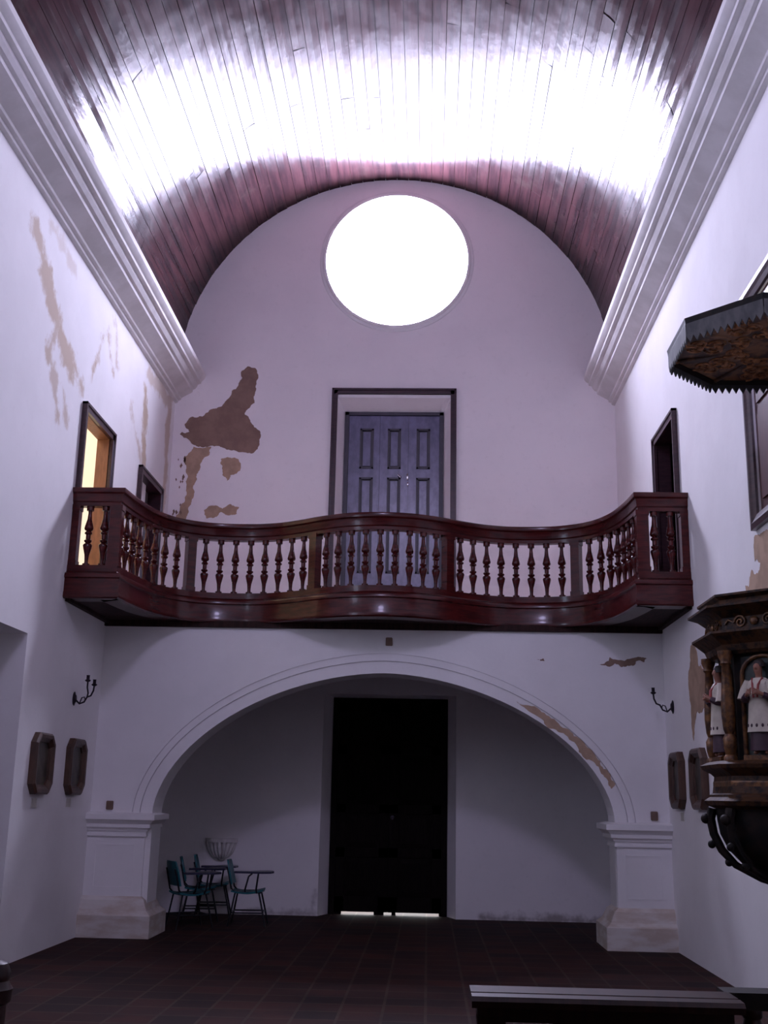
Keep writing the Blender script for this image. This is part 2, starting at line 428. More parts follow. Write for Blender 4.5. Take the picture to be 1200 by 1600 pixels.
GAL2 = [(1.299, 3.237), (1.372, 3.247), (1.386, 3.218), (1.342, 3.217)]
patches(wg, [(GAL, 0), (GAL2, 0)], 'y', (YA + .02, YA - .004), [M['bare']])
tag(wg, 'white wall with wide low arch under the balcony', 'wall', kind='structure')
# archivolt: two flat steps around the arch
ar = MB()
for (w0, w, d) in ((-.001, .135, .034), (.150, .225, .034), (.240, .335, .022)):
    o_ = arch_pts(AA + w, AB + w); i_ = arch_pts(AA + w0, AB + w0)
    n = len(o_); vs = []
    for p in o_: vs += [(p[0], YA - d, p[1]), (p[0], YA + .01, p[1])]
    k0 = len(vs)
    for p in i_: vs += [(p[0], YA - d, p[1]), (p[0], YA + .01, p[1])]
    fs = []
    for i in range(n - 1):
        a, b_ = 2 * i, 2 * i + 2
        fs += [(a, b_, k0 + b_, k0 + a), (a, a + 1, b_ + 1, b_), (k0 + a, k0 + b_, k0 + b_ + 1, k0 + a + 1)]
    ar.add(vs, fs)
STRIP = [(1.045, 2.732), (1.218, 2.678), (1.448, 2.538), (1.675, 2.385), (1.843, 2.232), (2.01, 2.053), (2.12, 1.915), (2.173, 1.805), (2.125, 1.745), (2.04, 1.90), (1.91, 2.06), (1.75, 2.215), (1.555, 2.375), (1.36, 2.51), (1.16, 2.64)]
aro = ar.build('trim_1', M['plaster'])
patches(aro, [(STRIP, 0)], 'y', (YA - .01, YA - .038), [M['bare_light']])
tag(aro, 'stepped plaster band around the low arch', 'moulding', kind='structure')
# gallery floor slab behind the arch wall
gs_ = MB().box(XL, XR, YA + .25, YB, 3.62, 3.88); gs_.cur = 1; gs_.box(XL, XR, YA + .25, YB, 3.88, ZG); gs = gs_.build('floor_gallery', [M['underwood'], M['bounce_top']]); tag(gs, 'gallery floor above the arch with pale light bouncing top', 'floor', kind='structure')

# piers with impost and plinth
def pier(name, x_wall, x_in, s, label):
    """s = +1 when the pier's free side looks towards +x"""
    b = MB(); lo, hi = min(x_wall, x_in), max(x_wall, x_in)
    def blk(gr, z0, z1, g2=None):
        g2 = gr if g2 is None else g2
        def rect(q): return (x_wall, x_in + s * q, YA - .05 - q, YA + AT + q)
        def ring(q, z):
            a, c, y0, y1 = rect(q); a, c = min(a, c), max(a, c)
            return [(a, y0, z), (c, y0, z), (c, y1, z), (a, y1, z)]
        b.hexa(ring(gr, z0), ring(g2, z1))
    b.cur = 1
    blk(.16, 0, .24); blk(.16, .24, .29, .10); blk(.10, .29, .40, .05); blk(.05, .40, .44, .0)
    b.cur = 0
    blk(0, .44, 1.10); blk(.025, 1.10, 1.13); blk(.02, 1.13, 1.16); blk(.035, 1.16, 1.20, .05)
    blk(.07, 1.20, 1.24); blk(.07, 1.24, 1.29, .12); blk(.13, 1.29, 1.35); blk(.13, 1.35, 1.37, .04)
    # raised fillet around the shaft panel
    x0, x1 = lo + .10, hi - .11
    y0, y1 = YA - .057, YA - .04
    for (a, c, z0, z1) in ((x0, x1, .53, .545), (x0, x1, 1.0, 1.015), (x0, x0 + .015, .545, 1.0), (x1 - .015, x1, .545, 1.0)):
        b.box(a, c, y0, y1, z0, z1)
    o = b.build(name, [M['plaster'], M['plinth']])
    return tag(o, label, 'pier', kind='structure')
pier('trim_2', XL, -3.285, 1, 'left arch pier with moulded impost and plinth')
pier('trim_3', XR, 2.165, -1, 'right arch pier with moulded impost and chipped edge')

# cornices
prof = [(0, 7.44), (.045, 7.455), (.05, 7.485), (.09, 7.50), (.095, 7.53), (.12, 7.545), (.26, 7.625), (.265, 7.665), (.30, 7.68), (.33, 7.72), (.335, 7.75), (.385, 7.765), (.39, 7.80), (.42, 7.82), (.45, 7.86), (.455, 7.92), (0, 7.98)]
c = MB().prism([(XL + o, z) for o, z in prof], 'y', YF, YB).build('trim_4', M['trim'], smooth=20); tag(c, 'left moulded cornice below the vault', 'cornice', kind='structure')
c = MB().prism([(XR - o, z) for o, z in prof], 'y', YF, YB).build('trim_5', M['trim'], smooth=20); tag(c, 'right moulded cornice below the vault', 'cornice', kind='structure')

# plank vault
vb = MB(); NP = 58
for k in range(NP):
    a0 = -.03 + (PI + .06) * k / NP; a1 = -.03 + (PI + .06) * (k + 1) / NP
    y = YF
    while y < YB:
        ln = random.uniform(2.4, 5.0); y2 = min(y + ln, YB)
        if YB - y2 < .8: y2 = YB
        d0, d1, d2, d3 = [random.uniform(-.005, .005) for _ in range(4)]
        g = .0035 / VR
        am = (a0 + a1) / 2; cup = random.uniform(.001, .004)
        def P(a, yy, d, rr=VR): return (CX + (rr + d) * math.cos(a), yy, VZ + (rr + d) * math.sin(a))
        e0, e1 = a0 + g, a1 - g
        vb.add([P(e0, y, d0), P(am, y, cup + (d0 + d1) / 2), P(e1, y, d1), P(e0, y2 - .003, d2), P(am, y2 - .003, cup + (d2 + d3) / 2), P(e1, y2 - .003, d3)],
               [(0, 1, 4, 3), (1, 2, 5, 4)])
        vb.quad([P(e0, y, d0), P(e0, y2, d2), P(e0, y2, .03), P(e0, y, .03)])
        vb.quad([P(e1, y, d1), P(e1, y2, d3), P(e1, y2, .03), P(e1, y, .03)])
        y = y2
    vb.cur = 1
    vb.quad([P(a0, YF - .3, .03), P(a1, YF - .3, .03), P(a1, YB + .6, .03), P(a0, YB + .6, .03)])  # backing shell added to stop light leaking through the plank gaps
    vb.cur = 0
ce = vb.build('ceiling', [M['vault'], M['vault_back']], recalc=False); tag(ce, 'varnished plank barrel vault reflecting the round window', 'ceiling', kind='structure')

# round windows
w1 = empty('window_1', (RX, YB + .3, RZ), 'blazing white round window high in the entrance wall', 'window', kind='structure')
shift(MB().prism(circle(RX, RZ, RR + .05), 'y', YB + .45, YB + .51).build('pane', M['rose_light']), w1); put(bpy.data.objects['pane'], w1)
rg = MB()
pr = [(RR, .0), (RR, .05), (RR + .035, .055), (RR + .05, .02), (RR + .09, .016), (RR + .10, 0)]
n = 96; vs = []
for k in range(n):
    t = 2 * PI * k / n
    for (r, d) in pr: vs.append((r * math.cos(t), -.3 - d, r * math.sin(t)))
m_ = len(pr)
rg.add(vs, [(k * m_ + j, ((k + 1) % n) * m_ + j, ((k + 1) % n) * m_ + (j + 1) % m_, k * m_ + (j + 1) % m_) for k in range(n) for j in range(m_)])
rg.build('ring_moulding', M['plaster'], w1, 40)
w2 = empty('window_2', (CX, YF - .2, OZ), 'small round window over the chancel arch', 'window', kind='structure')
p2 = MB().prism(circle(0, 0, OR + .04, 48), 'y', -.06, 0).build('window_pane', M['front_light'], w2)

# side rooms behind the left doors
def room(name, x0, x1, y0, y1, z0, z1, label, open_side):
    t = .12; b = MB()
    b.box(x0 - t, x1, y0 - t, y1 + t, z1, z1 + t); b.box(x0 - t, x1, y0 - t, y1 + t, z0 - t, z0)
    b.box(x0 - t, x1, y0 - t, y0, z0, z1); b.box(x0 - t, x1, y1, y1 + t, z0, z1)
    if open_side != 'both': b.box(x0 - t, x0, y0, y1, z0, z1) if open_side == 'right' else b.box(x1, x1 + t, y0, y1, z0, z1)
    return tag(b.build(name, M['plaster']), label, 'wall', kind='structure')
room('wall_annex', -6.6, XL - WT, 10.8, 14.1, ZG, 6.7, 'warmly lit side room behind the left balcony door', 'right')
room('wall_loft', -5.6, XL - WT, 14.36, 16.1, ZG, 6.7, 'dim side room behind the second left door', 'right')
room('wall_chapel', -6.4, XL - WT, 8.4, 10.87, 0, 3.1, 'side chapel opening in the left nave wall', 'right')
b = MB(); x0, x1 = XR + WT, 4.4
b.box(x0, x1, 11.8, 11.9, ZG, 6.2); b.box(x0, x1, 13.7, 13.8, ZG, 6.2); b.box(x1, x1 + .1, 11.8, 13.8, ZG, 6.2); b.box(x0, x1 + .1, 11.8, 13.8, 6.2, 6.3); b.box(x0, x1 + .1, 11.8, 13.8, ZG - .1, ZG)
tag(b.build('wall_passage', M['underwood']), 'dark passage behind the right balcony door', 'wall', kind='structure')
w3 = MB().box(-6.2, -4.5, 11.3, 13.7, 6.64, 6.69).build('annex_glow_panel', M['annex_light']); tag(w3, 'unseen glowing panel added to light the left side room', 'window', kind='structure')  # added emitter, kept out of view; supplies the warm light in this room

# ------------------------------------------------------------------ doors
def side_door(name, x, s, y0, y1, ztop, label, leaf=None, jamb=None):
    """s = +1: the wall's room side looks towards +x. Frame boards stand 4 cm proud of the wall."""
    e = empty(name, (x, (y0 + y1) / 2, ZG), label, 'door', kind='structure')
    yc = (y0 + y1) / 2; h = ztop - ZG; w = (y1 - y0) / 2; fw = .085
    X = lambda a, b_: (min(s * a, s * b_), max(s * a, s * b_))
    xa, xb = X(0, .045)
    f = MB(); f.box(xa, xb, -w, -w + fw, 0, h); f.box(xa, xb, w - fw, w, 0, h); f.box(xa, xb, -w, w, h - fw, h)
    xa, xb = X(.0, .06)
    f.box(xa, xb, -w - .012, -w + .018, 0, h + .012); f.box(xa, xb, w - .018, w + .012, 0, h + .012); f.box(xa, xb, -w - .012, w + .012, h - .018, h + .012)
    f.build('door_frame', M['frame_wood'], e)
    j = MB(); xa, xb = X(-WT - .02, .01); t = .02
    j.box(xa, xb, -w + fw - t, -w + fw, 0, h - fw); j.box(xa, xb, w - fw, w - fw + t, 0, h - fw); j.box(xa, xb, -w + fw - t, w - fw + t, h - fw, h - fw + t)
    j.build('jamb', jamb or M['jamb_wood'], e)
    return e, w, h, fw
side_door('door_1', XL, 1, 11.91, 13.11, 5.89, 'left doorway with warm lit room behind the balcony rail')
e, w, h, fw = side_door('door_2', XL, 1, 14.45, 15.69, 5.90, 'second left doorway in dark shadow near the entrance wall', jamb=M['frame_wood'])
lf = MB().box(-WT + .02, -WT + .06, -w + fw, w - fw - .45, 0, h - fw)
lf.build('door_leaf', M['trim'], e)
e, w, h, fw = side_door('door_3', XR, -1, 12.20, 13.37, 5.95, 'right doorway with dark interior behind the balcony rail', jamb=M['frame_wood'])

# upper gallery door (three panelled leaves) in its moulded frame
e = empty('door_4', (-.571, YB + .3, ZG), 'blue grey panelled gallery door under the round window', 'door', kind='structure')
def T(o): shift(o, e); put(o, e); return o
f = MB()
x0, x1, zt = -1.525, .385, 7.69
for (d, a, b_) in ((.035, 0, .088), (.055, .0, .03), (.048, .066, .088)):
    f.box(x0 + a, x0 + b_, YB - d, YB + .01, ZG, zt - a); f.box(x1 - b_, x1 - a, YB - d, YB + .01, ZG, zt - a); f.box(x0 + a, x1 - a, YB - d, YB + .01, zt - b_, zt - a)
T(f.build('door_frame', M['frame_wood']))
f = MB(); lx0, lx1, lz = -1.335, .193, 7.41; yd = YB + .30
f.box(lx0, lx0 + .06, yd - .04, yd + .06, ZG, lz); f.box(lx1 - .06, lx1, yd - .04, yd + .06, ZG, lz); f.box(lx0, lx1, yd - .04, yd + .06, lz - .05, lz)
f.box(lx0, lx1, yd + .055, yd + .09, ZG, lz)
T(f.build('inner_frame', M['door_groove']))
cols = [(-1.10, -.885), (-.668, -.462), (-.222, -.012)]
edges = [lx0 + .06, -.79, -.345, lx1 - .06]
for k in range(3):
    lf = MB(); a, c_ = edges[k] + .002, edges[k + 1] - .002
    p0, p1 = cols[k]
    rows = [(4.86, 6.36), (6.50, 7.15)]
    if k == 2: pass
    # stiles and rails around recessed panels
    lf.box(a, p0, yd, yd + .05, ZG + .02, lz - .05); lf.box(p1, c_, yd, yd + .05, ZG + .02, lz - .05)
    zz = ZG + .02
    for (r0, r1) in rows:
        lf.box(p0, p1, yd, yd + .05, zz, r0); zz = r1
    lf.box(p0, p1, yd, yd + .05, zz, lz - .05)
    lo = T(lf.build('door_leaf', M['door_blue']))
    pn = MB()
    for (r0, r1) in rows:
        pn.cur = 1; pn.box(p0, p1, yd + .03, yd + .05, r0, r1)
        for (a2, c2, b0, b1) in ((p0, p1, r0, r0 + .03), (p0, p1, r1 - .03, r1), (p0, p0 + .03, r0, r1), (p1 - .03, p1, r0, r1)):
            pn.box(a2, c2, yd - .008, yd + .03, b0, b1)
        pn.cur = 0; pn.box(p0 + .05, p1 - .05, yd + .012, yd + .04, r0 + .05, r1 - .05)
    po = pn.build('panel', [M['door_blue'], M['door_groove']]); shift(po, e); put(po, lo)
lt = MB(); lt.ball((-.355, yd - .03, 6.37), .018, .012, .055); lt.ball((-.35, yd - .03, 6.25), .014, .010, .03); lt.tube([(-.50, yd - .02, 6.40), (-.455, yd - .035, 6.355)], .016)
T(lt.build('hole_glint', M['steel'], smooth=60))  # polished beads stand in for daylight shining through small holes in the door

# main entrance door
e = empty('door_5', (-.55, YB + .33, 0), 'tall near black entrance door with light under it', 'door', kind='structure')
yd = YB + .32
f = MB(); f.box(-1.383, -1.30, yd - .03, yd + .08, 0, 3.0); f.box(.20, .283, yd - .03, yd + .08, 0, 3.0); f.box(-1.383, .283, yd - .03, yd + .08, 2.93, 3.0); f.box(-.61, -.49, yd + .07, yd + .09, .035, 2.95)
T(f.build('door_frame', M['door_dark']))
for (a, c_, feet) in ((-1.30, -.553, ((-1.30, -1.20), (-.74, -.60))), (-.547, .20, ((-.49, -.435), (.172, .20)))):
    lf = MB(); lf.box(a, c_, yd + .02, yd + .07, .038, 2.93)
    for (q0, q1) in feet: lf.box(q0, q1, yd + .02, yd + .07, 0, .04)
    st = .13
    lf.box(a, a + st, yd, yd + .02, .038, 2.93); lf.box(c_ - st, c_, yd, yd + .02, .038, 2.93)
    for (q0, q1) in ((.038, .24), (.77, .90), (1.38, 1.50), (2.2, 2.32), (2.80, 2.93)): lf.box(a, c_, yd, yd + .02, q0, q1)
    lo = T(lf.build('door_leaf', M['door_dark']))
    pn = MB()
    for (q0, q1) in ((.24, .77), (.90, 1.38), (1.50, 2.2), (2.32, 2.80)):
        pn.hexa([(a + st, yd + .02, q0), (c_ - st, yd + .02, q0), (c_ - st, yd + .02, q1), (a + st, yd + .02, q1)],
                [(a + st + .07, yd + .003, q0 + .07), (c_ - st - .07, yd + .003, q0 + .07), (c_ - st - .07, yd + .003, q1 - .07), (a + st + .07, yd + .003, q1 - .07)])
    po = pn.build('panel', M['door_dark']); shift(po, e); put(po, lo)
lk = MB().lathe([(.03, 0), (.03, .012), (.012, .016), (.012, .03)], (0, 0, 0), 16).build('lock_plate', M['iron'])
lk.data.transform(Matrix.Translation((-.50, yd - .0, 1.32)) @ Matrix.Rotation(PI / 2, 4, 'X')); T(lk)

# shuttered tribune window on the right wall behind the pulpit canopy
e = empty('window_4', (XR, 8.7, 3.87), 'dark framed window with red shutters behind the pulpit canopy', 'window', kind='structure')
y0, y1, z0, z1, fw = 7.92, 9.45, 3.87, 5.98, .13
f = MB()
def moulding(fm, y0, y1, z0, z1, fw, x, s=-1):
    """bevelled picture-frame moulding standing proud of the wall at x"""
    sec = [(0, 0), (0, .045), (.05, .0505), (fw - .05, .035), (fw - .01, .02), (fw, 0)]
    loops = []
    for (q, d) in sec:
        loops.append([(x + s * d, y0 + q, z0 + q), (x + s * d, y1 - q, z0 + q), (x + s * d, y1 - q, z1 - q), (x + s * d, y0 + q, z1 - q)])
    vs = [p for l in loops for p in l]; fs = []
    for i in range(len(sec)):
        i2 = (i + 1) % len(sec)
        for k in range(4):
            fs.append((i * 4 + k, i * 4 + (k + 1) % 4, i2 * 4 + (k + 1) % 4, i2 * 4 + k))
    fm.add(vs, fs)
moulding(f, y0, y1, z0, z1, fw, XR)
T(f.build('window_frame', M['frame_wood']))
for (a, c_) in ((y0 + fw, 8.68), (8.69, y1 - fw)):
    sh = MB(); sh.box(XR + .02, XR + .06, a, c_, z0 + fw, z1 - fw)
    for (q0, q1) in ((z0 + fw + .1, 4.85), (4.95, z1 - fw - .1)): sh.box(XR + .005, XR + .02, a + .09, c_ - .09, q0, q1)
    T(sh.build('shutter', M['red_shutter']))

e = empty('window_5', (XL, 7.4, 3.87), 'daylit tribune window in the left wall opposite the shuttered one', 'window', kind='structure')
f = MB(); moulding(f, 6.62, 8.15, z0, z1, fw, XL, 1); T(f.build('window_frame', M['frame_wood']))
T(MB().box(XL - .10, XL - .06, 6.7, 8.06, 3.95, 5.9).build('pane', M['side_light']))
mb_ = MB(); mb_.box(XL - .06, XL - .02, 7.36, 7.41, 4.0, 5.86); mb_.box(XL - .06, XL - .02, 6.75, 8.02, 4.90, 4.95); T(mb_.build('glazing_bars', M['frame_wood']))

# ------------------------------------------------------------------ balcony
ctrl = [(2.79, 11.83), (2.755, 12.30), (2.665, 12.82), (2.47, 13.21), (2.12, 13.44), (1.65, 13.49), (1.3, 13.41), (1.0, 13.24), (.72, 13.04), (.38, 12.87), (0, 12.81)]
ctrl = ctrl + [(-u, y) for (u, y) in ctrl[-2::-1]]
def catmull(pts, n=6):
    out = []
    P = [Vector(p) for p in pts]; P = [P[0] * 2 - P[1]] + P + [P[-1] * 2 - P[-2]]
    for i in range(1, len(P) - 2):
        for k in range(n):
            t = k / n
            out.append(.5 * ((2 * P[i]) + (-P[i - 1] + P[i + 1]) * t + (2 * P[i - 1] - 5 * P[i] + 4 * P[i + 1] - P[i + 2]) * t * t + (-P[i - 1] + 3 * P[i] - 3 * P[i + 1] + P[i + 2]) * t ** 3))
    out.append(P[-2]); return out
curve = [Vector((CX - p.x, p.y)) for p in catmull(ctrl)]          # left to right
path = [Vector((XL, 11.83))] + curve + [Vector((XR, 11.83))]
bal = empty('balcony', (CX, 12.8, 3.62), 'dark red varnished wooden balcony with serpentine balustrade above the arch', 'balcony')
def B(o): shift(o, bal); put(o, bal); return o
B(MB().sweep(path, [(0, 4.865), (.005, 4.85), (0, 4.815), (-.022, 4.80), (-.030, 4.77), (-.035, 4.72), (-.048, 4.705), (-.05, 4.665), (-.15, 4.665), (-.152, 4.705), (-.18, 4.76), (-.20, 4.82), (-.20, 4.865)]).build('handrail', M['mahogany'], smooth=35))
B(MB().sweep(path, [(-.03, 3.995), (-.03, 3.925), (-.012, 3.91), (.02, 3.895), (.028, 3.87), (.028, 3.85), (.01, 3.84), (.012, 3.70), (.022, 3.67), (.02, 3.635), (0, 3.62), (-.21, 3.62), (-.21, 3.995)]).build('fascia', M['mahogany'], smooth=35))
# deck between the curve and the walls
dk = MB(); inner = [p + Vector((0, .06)) for p in path]
N = len(inner)
for z in (3.64, 3.88):
    dk.cur = 1 if z > 3.7 else 0
    for i in range(N - 1):
        a, b_ = inner[i], inner[i + 1]
        if a.y < 13.76 and b_.y < 13.76:
            dk.quad([(a.x, a.y, z), (b_.x, b_.y, z), (b_.x, 13.76, z), (a.x, 13.76, z)])
B(dk.build('deck', [M['underwood'], M['bounce_top']], recalc=False))
lg = MB(); lg.box(XL, XR, YA - .055, YA, 3.565, 3.64); lg.box(XL, XL + .055, 11.90, YA, 3.60, 3.64); lg.box(XR - .055, XR, 11.90, YA, 3.60, 3.64)
B(lg.build('wall_ledger', M['underwood']))
# arc-length helpers on the balustrade's centre line
def offset_path(pts, o):
    out = []
    for i, p in enumerate(pts):
        d0 = (p - pts[i - 1]).normalized() if i else (pts[1] - p).normalized()
        d1 = (pts[i + 1] - p).normalized() if i < len(pts) - 1 else d0
        n0 = Vector((d0.y, -d0.x)); n1 = Vector((d1.y, -d1.x)); nn = (n0 + n1).normalized()
        out.append(p + nn * (o / max(nn.dot(n0), .4)))
    return out
line = offset_path(path, -.10)
L = [0]
for i in range(1, len(line)): L.append(L[-1] + (line[i] - line[i - 1]).length)
def at(s):
    for i in range(1, len(L)):
        if L[i] >= s - 1e-9:
            t = (s - L[i - 1]) / max(L[i] - L[i - 1], 1e-9); d = (line[i] - line[i - 1]).normalized()
            return line[i - 1].lerp(line[i], t), math.atan2(d.y, d.x)
    return line[-1], 0
def s_at_u(u):
    best = min(range(1, len(line) - 1), key=lambda i: abs((line[i].x - CX) - u)); return L[best]
posts = [0.04, L[1], s_at_u(-2.36), s_at_u(-.80), s_at_u(.80), s_at_u(2.36), L[-2], L[-1] - .04]
for k, s_ in enumerate(posts):
    p, a = at(s_); hw = .065 if k in (1, 6) else (.04 if k in (0, 7) else .055)
    if k in (1, 6): a = 0
    q = MB(); q.box(-hw, hw, -.055, .055, 3.98, 4.68)
    q.box(-hw - .008, hw + .008, -.062, .062, 3.98, 4.05); q.box(-hw - .008, hw + .008, -.062, .062, 4.62, 4.68)
    o = q.build('newel_post', M['mahogany']); o.data.transform(Matrix.Translation((p.x, p.y, 0)) @ Matrix.Rotation(a, 4, 'Z')); B(o)
fat = lambda q: q * (1.0 if q < .03 else 1.18)
bp = [(.034, 0), (.034, .03), (.022, .035), (.020, .06), (.026, .13), (.038, .205), (.043, .235), (.036, .252), (.024, .262), (.034, .278), (.036, .292), (.026, .304),
      (.026, .356), (.036, .368), (.034, .382), (.024, .398), (.036, .408), (.043, .425), (.038, .455), (.026, .53), (.020, .60), (.022, .625), (.034, .63), (.034, .675)]
counts = [2, 8, 8, 9, 8, 8, 2]
base = None
for k, n_ in enumerate(counts):
    s0, s1 = posts[k], posts[k + 1]
    for j in range(n_):
        if k in (0, 6):
            lo_, hi_ = (s0 + .04, s1 - .065) if k == 0 else (s0 + .065, s1 - .04)
            p, a = at(lo_ + (hi_ - lo_) * (j + .5) / n_ + (.02 if k == 0 else -.02))
        else:
            p, a = at(s0 + (s1 - s0) * (j + 1) / (n_ + 1))
        if base is None:
            base = MB().lathe([(fat(a_), b_) for a_, b_ in bp], (0, 0, 3.99 - 3.62), 14).build('baluster', M['mahogany'], bal, 40); o = base
        else:
            o = base.copy(); C.objects.link(o); o.parent = bal; o.matrix_parent_inverse = Matrix()
        o.location = (p.x - CX, p.y - 12.8, 0)

# ------------------------------------------------------------------ framed pictures (octagonal) and label cards
def octo(w, h, c): return [(-w + c, -h), (w - c, -h), (w, -h + c), (w, h - c), (w - c, h), (-w + c, h), (-w, h - c), (-w, -h + c)]
def make_picture(s):
    e = empty('framed_picture')
    w, h = .285, .305
    lay = [(0, 0), (0, .055), (.02, .075), (.05, .07), (.075, .045), (.09, .04), (.095, .02)]
    loops = []
    for (q, d) in lay: loops.append([(s * d, p[0], p[1]) for p in octo(w - q, h - q, .10 - q * .45)])
    b = MB(); vs = [p for l in loops for p in l]; fs = []
    for i in range(len(lay) - 1):
        for k in range(8): fs.append((i * 8 + k, i * 8 + (k + 1) % 8, (i + 1) * 8 + (k + 1) % 8, (i + 1) * 8 + k))
    fs.append(tuple(range(7, -1, -1)))
    b.add(vs, fs); b.build('picture_frame', M['gold_wood'], e)
    MB().prism(octo(w - .085, h - .085, .06), 'x', s * .012, s * .022).build('painting', M['picture'], e)
    return e
pl = make_picture(1); pr_ = make_picture(-1)
for (src, x, y, z, lab) in (
        (pl, XL, 11.545, 1.865, 'octagonal gilt framed picture on left wall, nearer the side chapel opening'),
        (pl, XL, 12.68, 1.862, 'octagonal gilt framed picture on left wall, nearer the arch pier'),
        (pr_, XR, 12.855, 1.842, 'octagonal gilt framed picture on right wall, nearer the arch pier'),
        (pr_, XR, 11.83, 1.842, 'octagonal gilt framed picture partly behind the pulpit edge on right wall')):
    o = src if 'label' not in src.keys() else copy_tree(src)
    o.location = (x, y, z); tag(o, lab, 'picture', 'octagonal pictures along the nave walls')
def make_card(s):
    e = empty('picture_card')
    MB().box(min(0, s * .006), max(0, s * .006), -.075, .075, -.045, .045).build('card', M['paper'], e)
    return e
for (s, x, y, z, lab) in ((1, XL, 11.50, 1.475, 'small pale caption card under the picture nearer the side chapel'), (1, XL, 12.62, 1.475, 'small pale caption card under the left picture nearer the pier'),
                          (-1, XR, 12.80, 1.455, 'small pale caption card under the right picture nearer the pier')):
    o = make_card(s); o.location = (x, y, z); tag(o, lab, 'card', 'caption cards under the pictures')

# ------------------------------------------------------------------ wall sconces
def make_sconce(s, forked):
    e = empty('wall_sconce')
    pl_ = MB().lathe([(.045, 0), (.05, .008), (.03, .02), (.022, .03)], (0, 0, 0), 16, 0, 1.6, 1).build('back_plate', M['iron'], e, 40)
    pl_.data.transform(Matrix.Rotation(s * PI / 2, 4, 'Y'))
    arm = MB()
    pts = [(s * .02, 0, -.01), (s * .07, 0, -.055), (s * .12, 0, -.035), (s * .15, 0, .02), (s * .19, 0, .035), (s * .215, 0, .09), (s * .22, 0, .14)]
    pts = [tuple(p) for p in [Vector(q) for q in pts]]
    arm.tube(pts, .010, 8)
    arm.tube([(s * .07, 0, -.05), (s * .09, 0, .01), (s * .12, 0, .02), (s * .13, 0, -.01)], .007, 6)
    arm.build('arm', M['iron'], e, 50)
    tips = [(s * .22, 0, .14)]
    if forked:
        arm2 = MB().tube([(s * .15, 0, .02), (s * .17, -.04, .06), (s * .165, -.07, .12), (s * .165, -.07, .18)], .009, 8).build('arm', M['iron'], e, 50)
        tips.append((s * .165, -.07, .18))
    for t in tips:
        MB().lathe([(.012, 0), (.03, .012), (.034, .02), (.018, .03), (.018, .07), (.022, .075)], t, 12).build('candle_cup', M['iron'], e, 40)
    return e
o = make_sconce(1, True); o.location = (XL, 12.5, 2.60); o.scale = (1, 1, 1); tag(o, 'black wrought iron two branched sconce above the left pictures', 'sconce')
o = make_sconce(-1, False); o.location = (XR, 13.04, 2.66); tag(o, 'black wrought iron single sconce above the right pictures', 'sconce')

# small brown blocks on the gallery wall
for (x, z, lab) in ((-3.733, 1.447, 'small brown block just above the left pier impost'), (2.614, 1.45, 'small brown block just above the right pier impost'), (-.482, 3.42, 'small brown block over the crown of the arch')):
    o = bevel(MB().box(-.04, .04, -.035, 0, -.05, .05).build('wall_block', M['block']), .006); o.location = (x, YA, z)
    tag(o, lab, 'block', 'small blocks on the gallery wall')

# ------------------------------------------------------------------ holy water font
e = empty('holy_water_font', (-2.87, YB, .98), 'fluted grey stone holy water font on the entrance wall', 'font')
b = MB(); segs = 108; prof_ = [(.02, -.285), (.045, -.275), (.055, -.255), (.10, -.235), (.145, -.19), (.178, -.125), (.195, -.06), (.202, -.02)]
vs = []
for (r, z) in prof_:
    for k in range(segs + 1):
        t = PI + PI * k / segs
        rr_ = r * (1 + (.26 * abs(math.sin(9 * t)) ** .6 - .16) * (1 if r > .06 else 0))
        vs.append((rr_ * math.cos(t), rr_ * math.sin(t), z))
fs = [(i * (segs + 1) + k, i * (segs + 1) + k + 1, (i + 1) * (segs + 1) + k + 1, (i + 1) * (segs + 1) + k) for i in range(len(prof_) - 1) for k in range(segs)]
b.add(vs, fs); b.build('bowl', M['stone'], e, 50)
b = MB(); o_ = [(.225 * math.cos(PI + PI * k / 24), .225 * math.sin(PI + PI * k / 24)) for k in range(25)]; i_ = [(.16 * math.cos(2 * PI - PI * k / 24), .16 * math.sin(2 * PI - PI * k / 24)) for k in range(25)]
b.prism(o_ + i_, 'z', -.03, .02); b.prism([(p[0] * .72, p[1] * .72) for p in o_], 'z', -.05, -.03)
b.build('rim', M['stone'], e)

